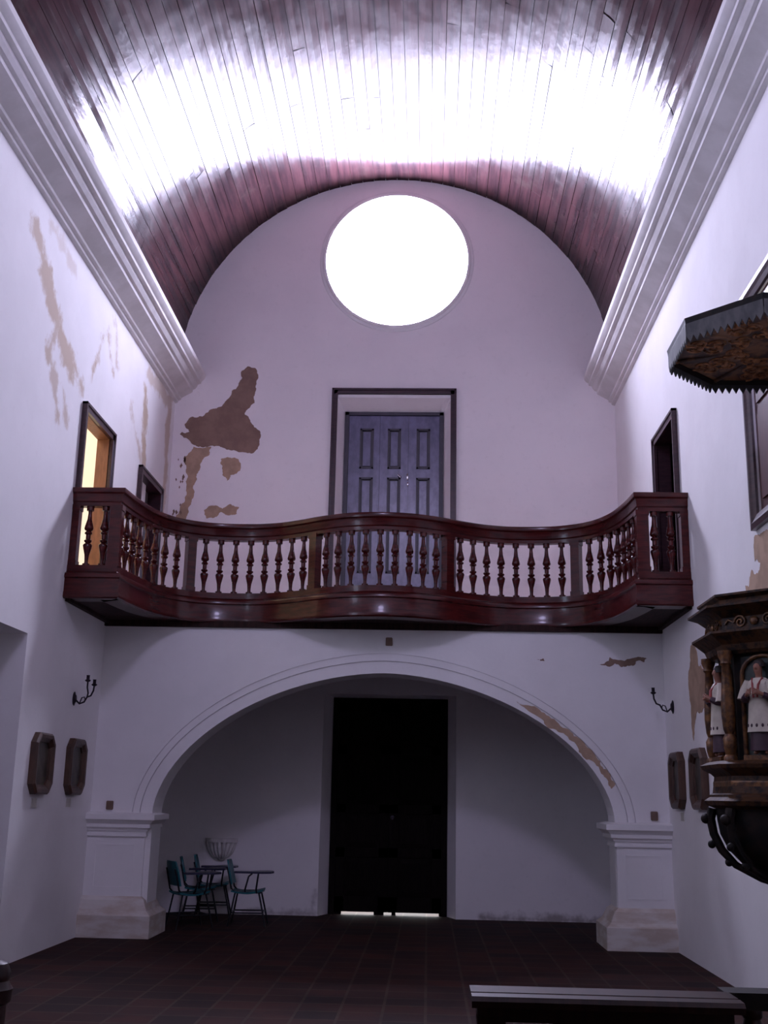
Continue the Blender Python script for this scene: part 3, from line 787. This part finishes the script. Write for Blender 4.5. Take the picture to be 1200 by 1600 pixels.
# ------------------------------------------------------------------ tablet-arm chairs
def make_chair():
    e = empty('tablet_chair')
    def shell(pts_fn, t, nu=8, nv=6):
        b = MB(); vs = []
        for side in (0, 1):
            for i in range(nu + 1):
                for j in range(nv + 1): vs.append(pts_fn(i / nu, j / nv, side * t))
        n1 = (nu + 1) * (nv + 1); id_ = lambda s_, i, j: s_ * n1 + i * (nv + 1) + j
        fs = []
        for i in range(nu):
            for j in range(nv):
                fs += [(id_(0, i, j), id_(0, i, j + 1), id_(0, i + 1, j + 1), id_(0, i + 1, j)), (id_(1, i, j), id_(1, i + 1, j), id_(1, i + 1, j + 1), id_(1, i, j + 1))]
        for i in range(nu): fs += [(id_(0, i, 0), id_(0, i + 1, 0), id_(1, i + 1, 0), id_(1, i, 0)), (id_(0, i, nv), id_(1, i, nv), id_(1, i + 1, nv), id_(0, i + 1, nv))]
        for j in range(nv): fs += [(id_(0, 0, j), id_(1, 0, j), id_(1, 0, j + 1), id_(0, 0, j + 1)), (id_(0, nu, j), id_(0, nu, j + 1), id_(1, nu, j + 1), id_(1, nu, j))]
        return b.add(vs, fs)
    shell(lambda u, v, t: (-.20 + .40 * u, (-.20 + .40 * v) * (1 - .12 * u ** 3), .43 - .03 * math.sin(PI * u) - .015 * math.sin(PI * v) + .012 * u - t), .02).build('seat', M['teal'], e, 60)
    def back(u, v, t):
        wdt = .20 * (1 - .5 * max(0, u - .6) ** 2 / .16 * .5)
        return (-.20 - .07 * u - .02 * math.sin(PI * v) + t, (-1 + 2 * v) * wdt, .50 + .29 * u)
    shell(back, .018).build('backrest', M['teal'], e, 60)
    fr = MB()
    for s in (-1, 1):
        fr.tube([(.19, s * .17, .405), (-.15, s * .17, .40), (-.20, s * .17, .45), (-.24, s * .165, .62), (-.265, s * .15, .70)], .011)
    fr.tube([(.16, -.17, .40), (.16, .17, .40)], .010); fr.tube([(-.14, -.17, .40), (-.14, .17, .40)], .010)
    fr.build('seat_frame', M['metal_black'], e, 50)
    for (sx, sy) in ((1, 1), (1, -1), (-1, 1), (-1, -1)):
        lg_ = MB().tube([(.15 * sx, .165 * sy, .40), (.20 * sx + .01, .185 * sy, .16), (.235 * sx + .01, .20 * sy, .0)], .011)
        lg_.build('leg', M['metal_black'], e, 50)
    st = MB(); st.tube([(.20, -.185, .16), (.20, .185, .16)], .009); st.tube([(-.19, -.185, .16), (-.19, .185, .16)], .009)
    st.tube([(.20, .185, .16), (-.19, .185, .16)], .009); st.tube([(.20, -.185, .16), (-.19, -.185, .16)], .009)
    st.build('stretcher', M['metal_black'], e, 50)
    ts = MB(); ts.tube([(-.02, -.17, .40), (-.02, -.24, .44), (.02, -.25, .60), (.06, -.22, .635)], .011); ts.tube([(.12, -.17, .40), (.12, -.24, .45), (.14, -.24, .635)], .011)
    ts.build('tablet_support', M['metal_black'], e, 50)
    pts = [(-.16, -.30), (.20, -.32), (.30, -.27), (.33, -.15), (.31, -.02), (.26, .02), (.14, .02), (.08, -.06), (.02, -.16), (-.16, -.17)]
    o = MB().prism(pts, 'z', .64, .662).build('writing_tablet', M['tablet'], e)
    return e
ch = make_chair()
for i, (x, y, rz, lab) in enumerate((
        (-2.27, 14.95, .05, 'teal tablet chair standing alone nearest the dark entrance door'),
        (-2.93, 14.50, .55, 'teal tablet chair nearest the left arch pier, front of the huddle'),
        (-2.97, 15.36, .20, 'teal tablet chair in the middle of the huddle below the font'),
        (-2.90, 15.93, .12, 'teal tablet chair at the back of the huddle against the entrance wall'))):
    o = ch if i == 0 else copy_tree(ch)
    o.location = (x, y, 0); o.rotation_euler = (0, 0, rz); tag(o, lab, 'chair', 'tablet chairs under the gallery')

# ------------------------------------------------------------------ pulpit
PX, PY = 2.56, 7.87
def octa(a, z, clip=None):
    R_ = a / math.cos(PI / 8)
    return [(R_ * math.cos(PI / 8 + k * PI / 4), R_ * math.sin(PI / 8 + k * PI / 4), z) for k in range(8)]
def octa_lathe(prof, cz=0):
    return MB().lathe([(a / math.cos(PI / 8), z) for a, z in prof], (0, 0, cz), 8, PI / 8)
def clip_wall(o, xl):
    bm = bmesh.new(); bm.from_mesh(o.data)
    g = bm.verts[:] + bm.edges[:] + bm.faces[:]
    r = bmesh.ops.bisect_plane(bm, geom=g, plane_co=(xl, 0, 0), plane_no=(1, 0, 0), clear_outer=True)
    ed = [x for x in r['geom_cut'] if isinstance(x, bmesh.types.BMEdge)]
    if ed: bmesh.ops.holes_fill(bm, edges=ed, sides=0)
    bm.to_mesh(o.data); bm.free(); return o
pu = empty('pulpit', (PX, PY, 0), 'dark carved polygonal pulpit with painted saints on right wall', 'pulpit')
xw = XR - PX
zb = 1.66
clip_wall(octa_lathe([(.03, 1.02), (.05, 1.04), (.10, 1.05), (.13, 1.08), (.28, 1.13), (.42, 1.21), (.50, 1.30), (.545, 1.40), (.56, 1.50), (.57, 1.58)]).build('bowl', M['black_wood'], pu, 30), xw)
clip_wall(octa_lathe([(.57, 1.57), (.62, 1.59), (.635, 1.62), (.60, 1.645), (.60, 1.66), (.58, 1.67), (.565, 1.78), (.585, 1.80), (.64, 1.83), (.65, 1.855), (.60, 1.88)]).build('base_moulding', M['dark_gilt'], pu, 20), xw)
clip_wall(octa_lathe([(.50, 1.87), (.50, 2.62)]).build('drum', M['black_wood'], pu), xw)
clip_wall(octa_lathe([(.55, 2.58), (.57, 2.60), (.585, 2.64), (.64, 2.69), (.665, 2.71), (.665, 2.725), (.575, 2.74), (.57, 2.82), (.62, 2.86), (.685, 2.885), (.685, 2.90), (.60, 2.915), (.585, 2.945), (.62, 2.965), (.62, 2.98), (.55, 2.985)]).build('entablature', M['dark_gilt'], pu, 20), xw)
gd = octa_lathe([(.572, 1.70), (.574, 1.71), (.574, 1.74), (.572, 1.75)]); clip_wall(gd.build('gilt_band', M['gilt'], pu), xw)
# columns at the corners, ribs with knobs down the bowl
for k in range(8):
    t = PI / 8 + k * PI / 4
    R_ = .565 / math.cos(PI / 8); x, y = R_ * math.cos(t), R_ * math.sin(t)
    if x > xw - .06: continue
    q = MB().lathe([(.045, 1.875), (.045, 1.90), (.032, 1.915), (.042, 1.96), (.045, 2.02), (.028, 2.05), (.038, 2.08), (.046, 2.17), (.044, 2.26), (.034, 2.40), (.028, 2.50), (.040, 2.515), (.034, 2.53), (.050, 2.57), (.050, 2.60)], (x, y, 0), 14)
    q.build('column', M['gilt'], pu, 45)
    rb = MB(); pts = []
    for (a, z) in [(.585, 1.57), (.60, 1.50), (.585, 1.40), (.54, 1.295), (.46, 1.20), (.31, 1.115), (.14, 1.06)]:
        R2 = a / math.cos(PI / 8); pts.append((R2 * math.cos(t), R2 * math.sin(t), z))
    rb.tube(pts, [.035, .032, .03, .03, .026, .022, .018], 8)
    for (a, z, r) in ((.63, 1.50, .035), (.60, 1.33, .028), (.50, 1.215, .028)):
        R2 = a / math.cos(PI / 8); rb.ball((R2 * math.cos(t), R2 * math.sin(t), z), r)
    rb.build('bowl_rib', M['black_wood'], pu, 45)
MB().lathe([(.02, .90), (.05, .92), (.06, .96), (.045, 1.0), (.06, 1.03), (.09, 1.05)], (0, 0, 0), 14).build('pendant', M['black_wood'], pu, 45)
# niches with carved and painted saints on the faces that look into the nave
def loft(b, rings, seg=16):
    vs = []
    for (cx_, cy_, z, rx, ry) in rings:
        for k in range(seg):
            t = 2 * PI * k / seg; vs.append((cx_ + rx * math.cos(t), cy_ + ry * math.sin(t), z))
    n_ = len(rings)
    fs = [(i * seg + k, i * seg + (k + 1) % seg, (i + 1) * seg + (k + 1) % seg, (i + 1) * seg + k) for i in range(n_ - 1) for k in range(seg)]
    fs += [tuple(range(seg - 1, -1, -1)), tuple((n_ - 1) * seg + k for k in range(seg))]
    return b.add(vs, fs)
def skin_body(name, verts, edges, radii, mat, parent):
    me = bpy.data.meshes.new(name); me.from_pydata(verts, edges, [])
    o = bpy.data.objects.new(name, me); C.objects.link(o)
    sk = o.modifiers.new('s', 'SKIN'); sk.use_smooth_shade = True
    for i, r in enumerate(radii): me.skin_vertices[0].data[i].radius = (r, r) if not isinstance(r, tuple) else r
    me.skin_vertices[0].data[0].use_root = True
    sb = o.modifiers.new('d', 'SUBSURF'); sb.levels = 1; sb.render_levels = 1
    dg = bpy.context.evaluated_depsgraph_get(); dg.update()
    m2 = bpy.data.meshes.new_from_object(o.evaluated_get(dg)); o.modifiers.clear(); o.data = m2; bpy.data.meshes.remove(me)
    m2.materials.clear(); m2.materials.append(mat)
    if parent is not None: put(o, parent)
    return o
def make_saint(parent, mtx):
    """a standing carved saint about 0.6 m tall, local +y... faces -y; feet at the origin"""
    V, E, R_ = [], [], []
    def add(p, r, frm=None):
        V.append(p); R_.append(r)
        if frm is not None: E.append((frm, len(V) - 1))
        return len(V) - 1
    pel = add((0, 0, .30), (.055, .042))
    ch_ = add((0, 0, .43), (.062, .045), pel); nk = add((0, -.002, .495), .020, ch_); jw = add((0, -.010, .525), (.026, .030), nk); hd = add((0, -.006, .565), (.032, .036), jw); tp = add((0, 0, .592), (.022, .025), hd)
    add((0, -.047, .548), .006, hd)                                       # nose
    for s in (-1, 1):
        sh = add((s * .075, 0, .462), .026, ch_); el = add((s * .098, -.005, .35), .021, sh); wr_ = add((s * .055, -.075, .375), .014, el)
        pm = add((s * .032, -.092, .392), .013, wr_)
        for q in range(4):
            k1 = add((s * (.018 - .003 * q), -.098 - .004 * q, .410 - .011 * q), .0052, pm); add((s * .004, -.104 - .003 * q, .418 - .011 * q), .0045, k1)
        add((s * .030, -.105, .412), .0055, pm)                           # thumb
        hp = add((s * .032, 0, .25), .040, pel); kn = add((s * .036, -.008, .14), .028, hp); an = add((s * .036, 0, .03), .018, kn); add((s * .04, -.045, .014), .014, an)
    st_ = skin_body('saint', V, E, R_, M['skin'], None)
    st_.data.transform(mtx); put(st_, parent); st_['label'] = 'carved and painted saint in white surplice'
    def pc(b, name, mat, sm=60):
        o = b.build(name, mat, None, sm); o.data.transform(mtx); put(o, st_); return o
    b = MB(); loft(b, [(0, 0, .03, .085, .062), (0, 0, .10, .080, .058), (0, 0, .22, .076, .056), (0, 0, .34, .072, .054)], 20); pc(b, 'cassock', M['dark_cloth'])
    b = MB(); rg_ = []
    for i, (z, rx, ry) in enumerate(((.145, .100, .074), (.155, .096, .072), (.25, .086, .064), (.36, .078, .058), (.43, .088, .060), (.465, .080, .050), (.488, .040, .034))): rg_.append((0, 0, z, rx, ry))
    loft(b, rg_, 24)
    for s in (-1, 1): b.tube([(s * .068, 0, .468), (s * .096, -.002, .41), (s * .104, -.012, .35)], [.034, .040, .048], 12)
    pc(b, 'surplice', M['white_cloth'])
    for s in (-1, 1):
        b = MB(); b.tube([(s * .10, -.008, .355), (s * .085, -.045, .358), (s * .058, -.072, .374)], [.026, .024, .020], 10)
        pc(b, 'sleeve', M['dark_cloth'])
    b = MB(); b.tube([(-.035, -.025, .485), (-.02, -.058, .44), (-.012, -.066, .36)], .008, 6); b.tube([(.035, -.025, .485), (.02, -.058, .44), (.012, -.066, .36)], .008, 6)
    pc(b, 'stole', M['red_paint'])
    b = MB(); loft(b, [(0, .008, .560, .040, .038), (0, .006, .585, .038, .038), (0, .004, .603, .026, .026), (0, .003, .610, .008, .008)], 16); pc(b, 'hair', M['hair'])
    b = MB()
    for k in range(5): 
        t = -PI / 2 + (k - 2) * .42; b.ball((.090 * math.cos(t), .068 * math.sin(t), .185), .009, .006, .012)
    pc(b, 'hem_ornament', M['dark_cloth'])
for k in (3, 4, 5):   # faces whose normals look at 135, 180 and 225 degrees
    t = k * PI / 4 + 0
    rot = Matrix.Rotation(t + PI / 2, 4, 'Z')      # local -y points along the face normal
    base_m = Matrix.Translation((.50 * math.cos(t), .50 * math.sin(t), 1.88)) @ rot
    n_ = MB()
    n_.box(-.155, .155, -.004, .02, .0, .68)
    no = n_.build('niche', M['green_dark']); no.data.transform(base_m); put(no, pu)
    a_ = MB(); pts = [(-.15, -.01, .0), (-.15, -.01, .55)] + [(.15 * math.cos(PI - PI * j / 12), -.01, .55 + .13 * math.sin(PI * j / 12)) for j in range(1, 12)] + [(.15, -.01, .55), (.15, -.01, .0)]
    a_.tube(pts, .016, 8)
    no2 = a_.build('niche_arch', M['gilt'], None, 50); no2.data.transform(base_m); put(no2, pu)
    pdst = MB().box(-.12, .12, -.10, 0, .0, .03).build('niche_plinth', M['gilt']); pdst.data.transform(base_m); put(pdst, pu)
    make_saint(pu, base_m @ Matrix.Translation((0, -.055, .028)) @ Matrix.Scale(1.02, 4))
# little reliefs on the frieze
for k in (3, 4, 5):
    t = k * PI / 4
    rot = Matrix.Translation((.572 * math.cos(t), .572 * math.sin(t), 2.785)) @ Matrix.Rotation(t + PI / 2, 4, 'Z')
    b = MB()
    for s in (-1, 1):
        pts = []
        for j in range(26):
            a = j * .42; r = .045 * (1 - j / 30); pts.append((s * (.10 + r * math.cos(a)), -.006, r * math.sin(a)))
        b.tube(pts, .007, 6); b.tube([(s * .145, -.006, 0), (s * .19, -.006, .02), (s * .215, -.006, -.01)], .007, 6)
    b.ball((0, -.008, 0), .03, .015, .03)
    o = b.build('frieze_scroll', M['gilt'], None, 50); o.data.transform(rot); put(o, pu)
MB().box(.10, .225, -.25, .25, 1.1, 2.0).build('wall_bracket', M['black_wood'], pu)

# sounding board above the pulpit
ca = empty('pulpit_canopy', (PX, PY, 4.8), 'dark carved octagonal sounding board with grey fringe above the pulpit', 'canopy')
clip_wall(octa_lathe([(.05, .20), (.69, .20), (.70, .10), (.715, .07), (.73, .10), (.735, .16), (.74, .19), (.70, .21), (.55, .26), (.2, .34)]).build('board', M['black_wood'], ca), xw)
clip_wall(octa_lathe([(.69, .10), (.60, .13), (.56, .11), (.45, .14), (.10, .16)]).build('soffit', M['carved_soffit'], ca), xw)
fr = MB(); NT = 11
for k in range(8):
    t0 = PI / 8 + k * PI / 4; t1 = t0 + PI / 4; R_ = .722 / math.cos(PI / 8)
    a = Vector((R_ * math.cos(t0), R_ * math.sin(t0), 0)); c_ = Vector((R_ * math.cos(t1), R_ * math.sin(t1), 0))
    nr = Vector((math.cos((t0 + t1) / 2), math.sin((t0 + t1) / 2), 0)) * .012
    if max(a.x, c_.x) > xw + .3: continue
    for j in range(NT):
        p0 = a.lerp(c_, j / NT); p1 = a.lerp(c_, (j + 1) / NT); pm = (p0 + p1) / 2
        if pm.x > xw - .01: continue
        z0_ = Vector((0, 0, .05)); z1_ = Vector((0, 0, .155))
        vs = [p0 + z0_, pm, p1 + z0_, p1 + z1_, p0 + z1_]
        vs = vs + [q + nr for q in vs]
        fr.add(vs, [(0, 1, 2, 3, 4), (9, 8, 7, 6, 5), (0, 5, 6, 1), (1, 6, 7, 2), (2, 7, 8, 3), (3, 8, 9, 4), (4, 9, 5, 0)])
fr.build('fringe', M['grey_fringe'], ca)
rr_ = random.Random(11)
for k in range(8):
    t = k * PI / 4
    for (q, sz) in ((.56, .06), (.42, .07), (.26, .06)):
        x, y = q * math.cos(t + (0 if q > .4 else .3)), q * math.sin(t + (0 if q > .4 else .3))
        if x > xw - .1: continue
        b = MB()
        for s in (-1, 1):
            pts = []
            for j in range(22):
                a = j * .45 + rr_.uniform(0, .1); r = sz * (1 - j / 26)
                pts.append((x + math.cos(t + s * 1.2) * sz * .9 + r * math.cos(a * s + t), y + math.sin(t + s * 1.2) * sz * .9 + r * math.sin(a * s + t), .10))
            b.tube(pts, .012, 6)
        b.ball((x, y, .095), .03, .03, .025); b.tube([(x, y, .10), (x + .1 * math.cos(t), y + .1 * math.sin(t), .10), (x + .13 * math.cos(t + .3), y + .13 * math.sin(t + .3), .10)], .013, 6)
        b.build('carved_scroll', M['canopy_gilt'], ca, 50)
for k in range(8):
    t = PI / 8 + k * PI / 4
    if .5 * math.cos(t) > xw - .1: continue
    MB().tube([(.12 * math.cos(t), .12 * math.sin(t), .13), (.68 / .924 * math.cos(t), .68 / .924 * math.sin(t), .09)], .016, 8).build('soffit_rib', M['carved_soffit'], ca, 50)

# ------------------------------------------------------------------ communion rails in the foreground
def turned(b, x, y, z0, z1):
    h = z1 - z0
    b.lathe([(.035, 0), (.035, .04 * h), (.02, .06 * h), (.022, .12 * h), (.045, .30 * h), (.03, .50 * h), (.02, .60 * h), (.03, .66 * h), (.02, .70 * h), (.032, .82 * h), (.040, .90 * h), (.028, .95 * h), (.035, .96 * h), (.035, h)], (x, y, z0), 14)
    return b
e = empty('communion_rail', (.57, 3.91, 0), 'dark polished rail with wide ribbed cap in front of the floor', 'rail')
cap = MB().prism([(-.115, .965), (-.118, .985), (-.105, .998), (-.05, 1.0), (-.045, .996), (-.035, .996), (-.03, 1.0), (.10, 1.0), (.115, .99), (.115, .965)], 'x', -.425, .425)
cap.build('cap', M['rail_wood'], e)
MB().box(-.405, .405, -.05, .05, .915, .966).build('top_rail', M['rail_wood'], e)
MB().box(-.405, .405, -.05, .05, .08, .16).build('bottom_rail', M['rail_wood'], e)
for x in (-.405, .405):
    MB().box(x - .0 if x < 0 else x - .09, x + .09 if x < 0 else x, -.052, .052, 0, .93).build('end_post', M['rail_wood'], e)
for x in (-.13, .07, .25 ):
    turned(MB(), x, 0, .155, .92).build('baluster', M['rail_wood'], e, 45)
e2 = empty('wall_rail', (1.9, 4.12, 0), 'darker lower rail running from the ribbed rail to the right wall', 'rail')
MB().box(-.90, .87, -.06, .06, .935, .99).build('cap', M['black_wood'], e2); MB().box(-.93, .87, -.05, .05, .08, .16).build('bottom_rail', M['rail_wood'], e2)
for k in range(8): turned(MB(), -.80 + k * .22, 0, .155, .94).build('baluster', M['rail_wood'], e2, 45)
for x in (-.91, .83): MB().box(x - .03, x + .03, -.04, .04, 0, .94).build('end_post', M['rail_wood'], e2)
e3 = empty('left_rail', (-1.47, 4.0, 0), 'dark rail with rounded newel cap at the left edge', 'rail')
e3.name = 'newel_rail'
MB().lathe([(.062, 0), (.062, .90), (.075, .91), (.078, .95), (.07, .96), (.062, .975), (.068, 1.0), (.055, 1.03), (.02, 1.045)], (0, 0, 0), 20).build('newel_post', M['rail_wood'], e3, 40)
MB().box(-2.49, -.05, -.06, .06, .915, .975).build('cap', M['rail_wood'], e3); MB().box(-2.49, -.05, -.05, .05, .08, .16).build('bottom_rail', M['rail_wood'], e3)
for k in range(10): turned(MB(), -.25 - k * .23, 0, .155, .92).build('baluster', M['rail_wood'], e3, 45)

# ------------------------------------------------------------------ daylight outside, camera, colour
w = bpy.data.worlds.new('sky'); scene.world = w; w.use_nodes = True
w.node_tree.nodes['Background'].inputs[0].default_value = (.95, .97, 1.0, 1); w.node_tree.nodes['Background'].inputs[1].default_value = 10

F = 1750.0; VPX, VPY, S = 668.0, 1247.0, .02
a, b_ = VPX - 600, VPY - 800
dy = Vector((a, b_, F)).normalized()
u = -(b_ * b_ - b_ * S * a + F * F) / (a + b_ * S)
dx = Vector((u, b_ + S * (u - a), F)).normalized()
if dx.x < 0: dx = -dx
dz = -dy.cross(dx)
if dz.y > 0: dz = -dz
# rows of the camera axes in world space (right, down, forward)
right = Vector((dx[0], dy[0], dz[0])); down = Vector((dx[1], dy[1], dz[1])); fwd = Vector((dx[2], dy[2], dz[2]))
cam = bpy.data.cameras.new('camera'); co = bpy.data.objects.new('camera', cam); C.objects.link(co)
cam.sensor_fit = 'VERTICAL'; cam.sensor_height = 36; cam.sensor_width = 27; cam.lens = F / 1600 * 36
cam.clip_start = .05; cam.clip_end = 200
mt = Matrix((( right.x, -down.x, -fwd.x, 0), (right.y, -down.y, -fwd.y, 0), (right.z, -down.z, -fwd.z, 1.6), (0, 0, 0, 1)))
co.matrix_world = mt
scene.camera = co

scene.view_settings.view_transform = 'Standard'; scene.view_settings.look = 'None'
scene.view_settings.exposure = 0; scene.view_settings.gamma = 1; scene.view_settings.use_curve_mapping = False
cy = scene.cycles
cy.max_bounces = 10; cy.diffuse_bounces = 7; cy.glossy_bounces = 4; cy.sample_clamp_indirect = 8; cy.sample_clamp_direct = 0
cy.caustics_reflective = True; cy.blur_glossy = 1.0; cy.caustics_refractive = False
cy.use_denoising = True
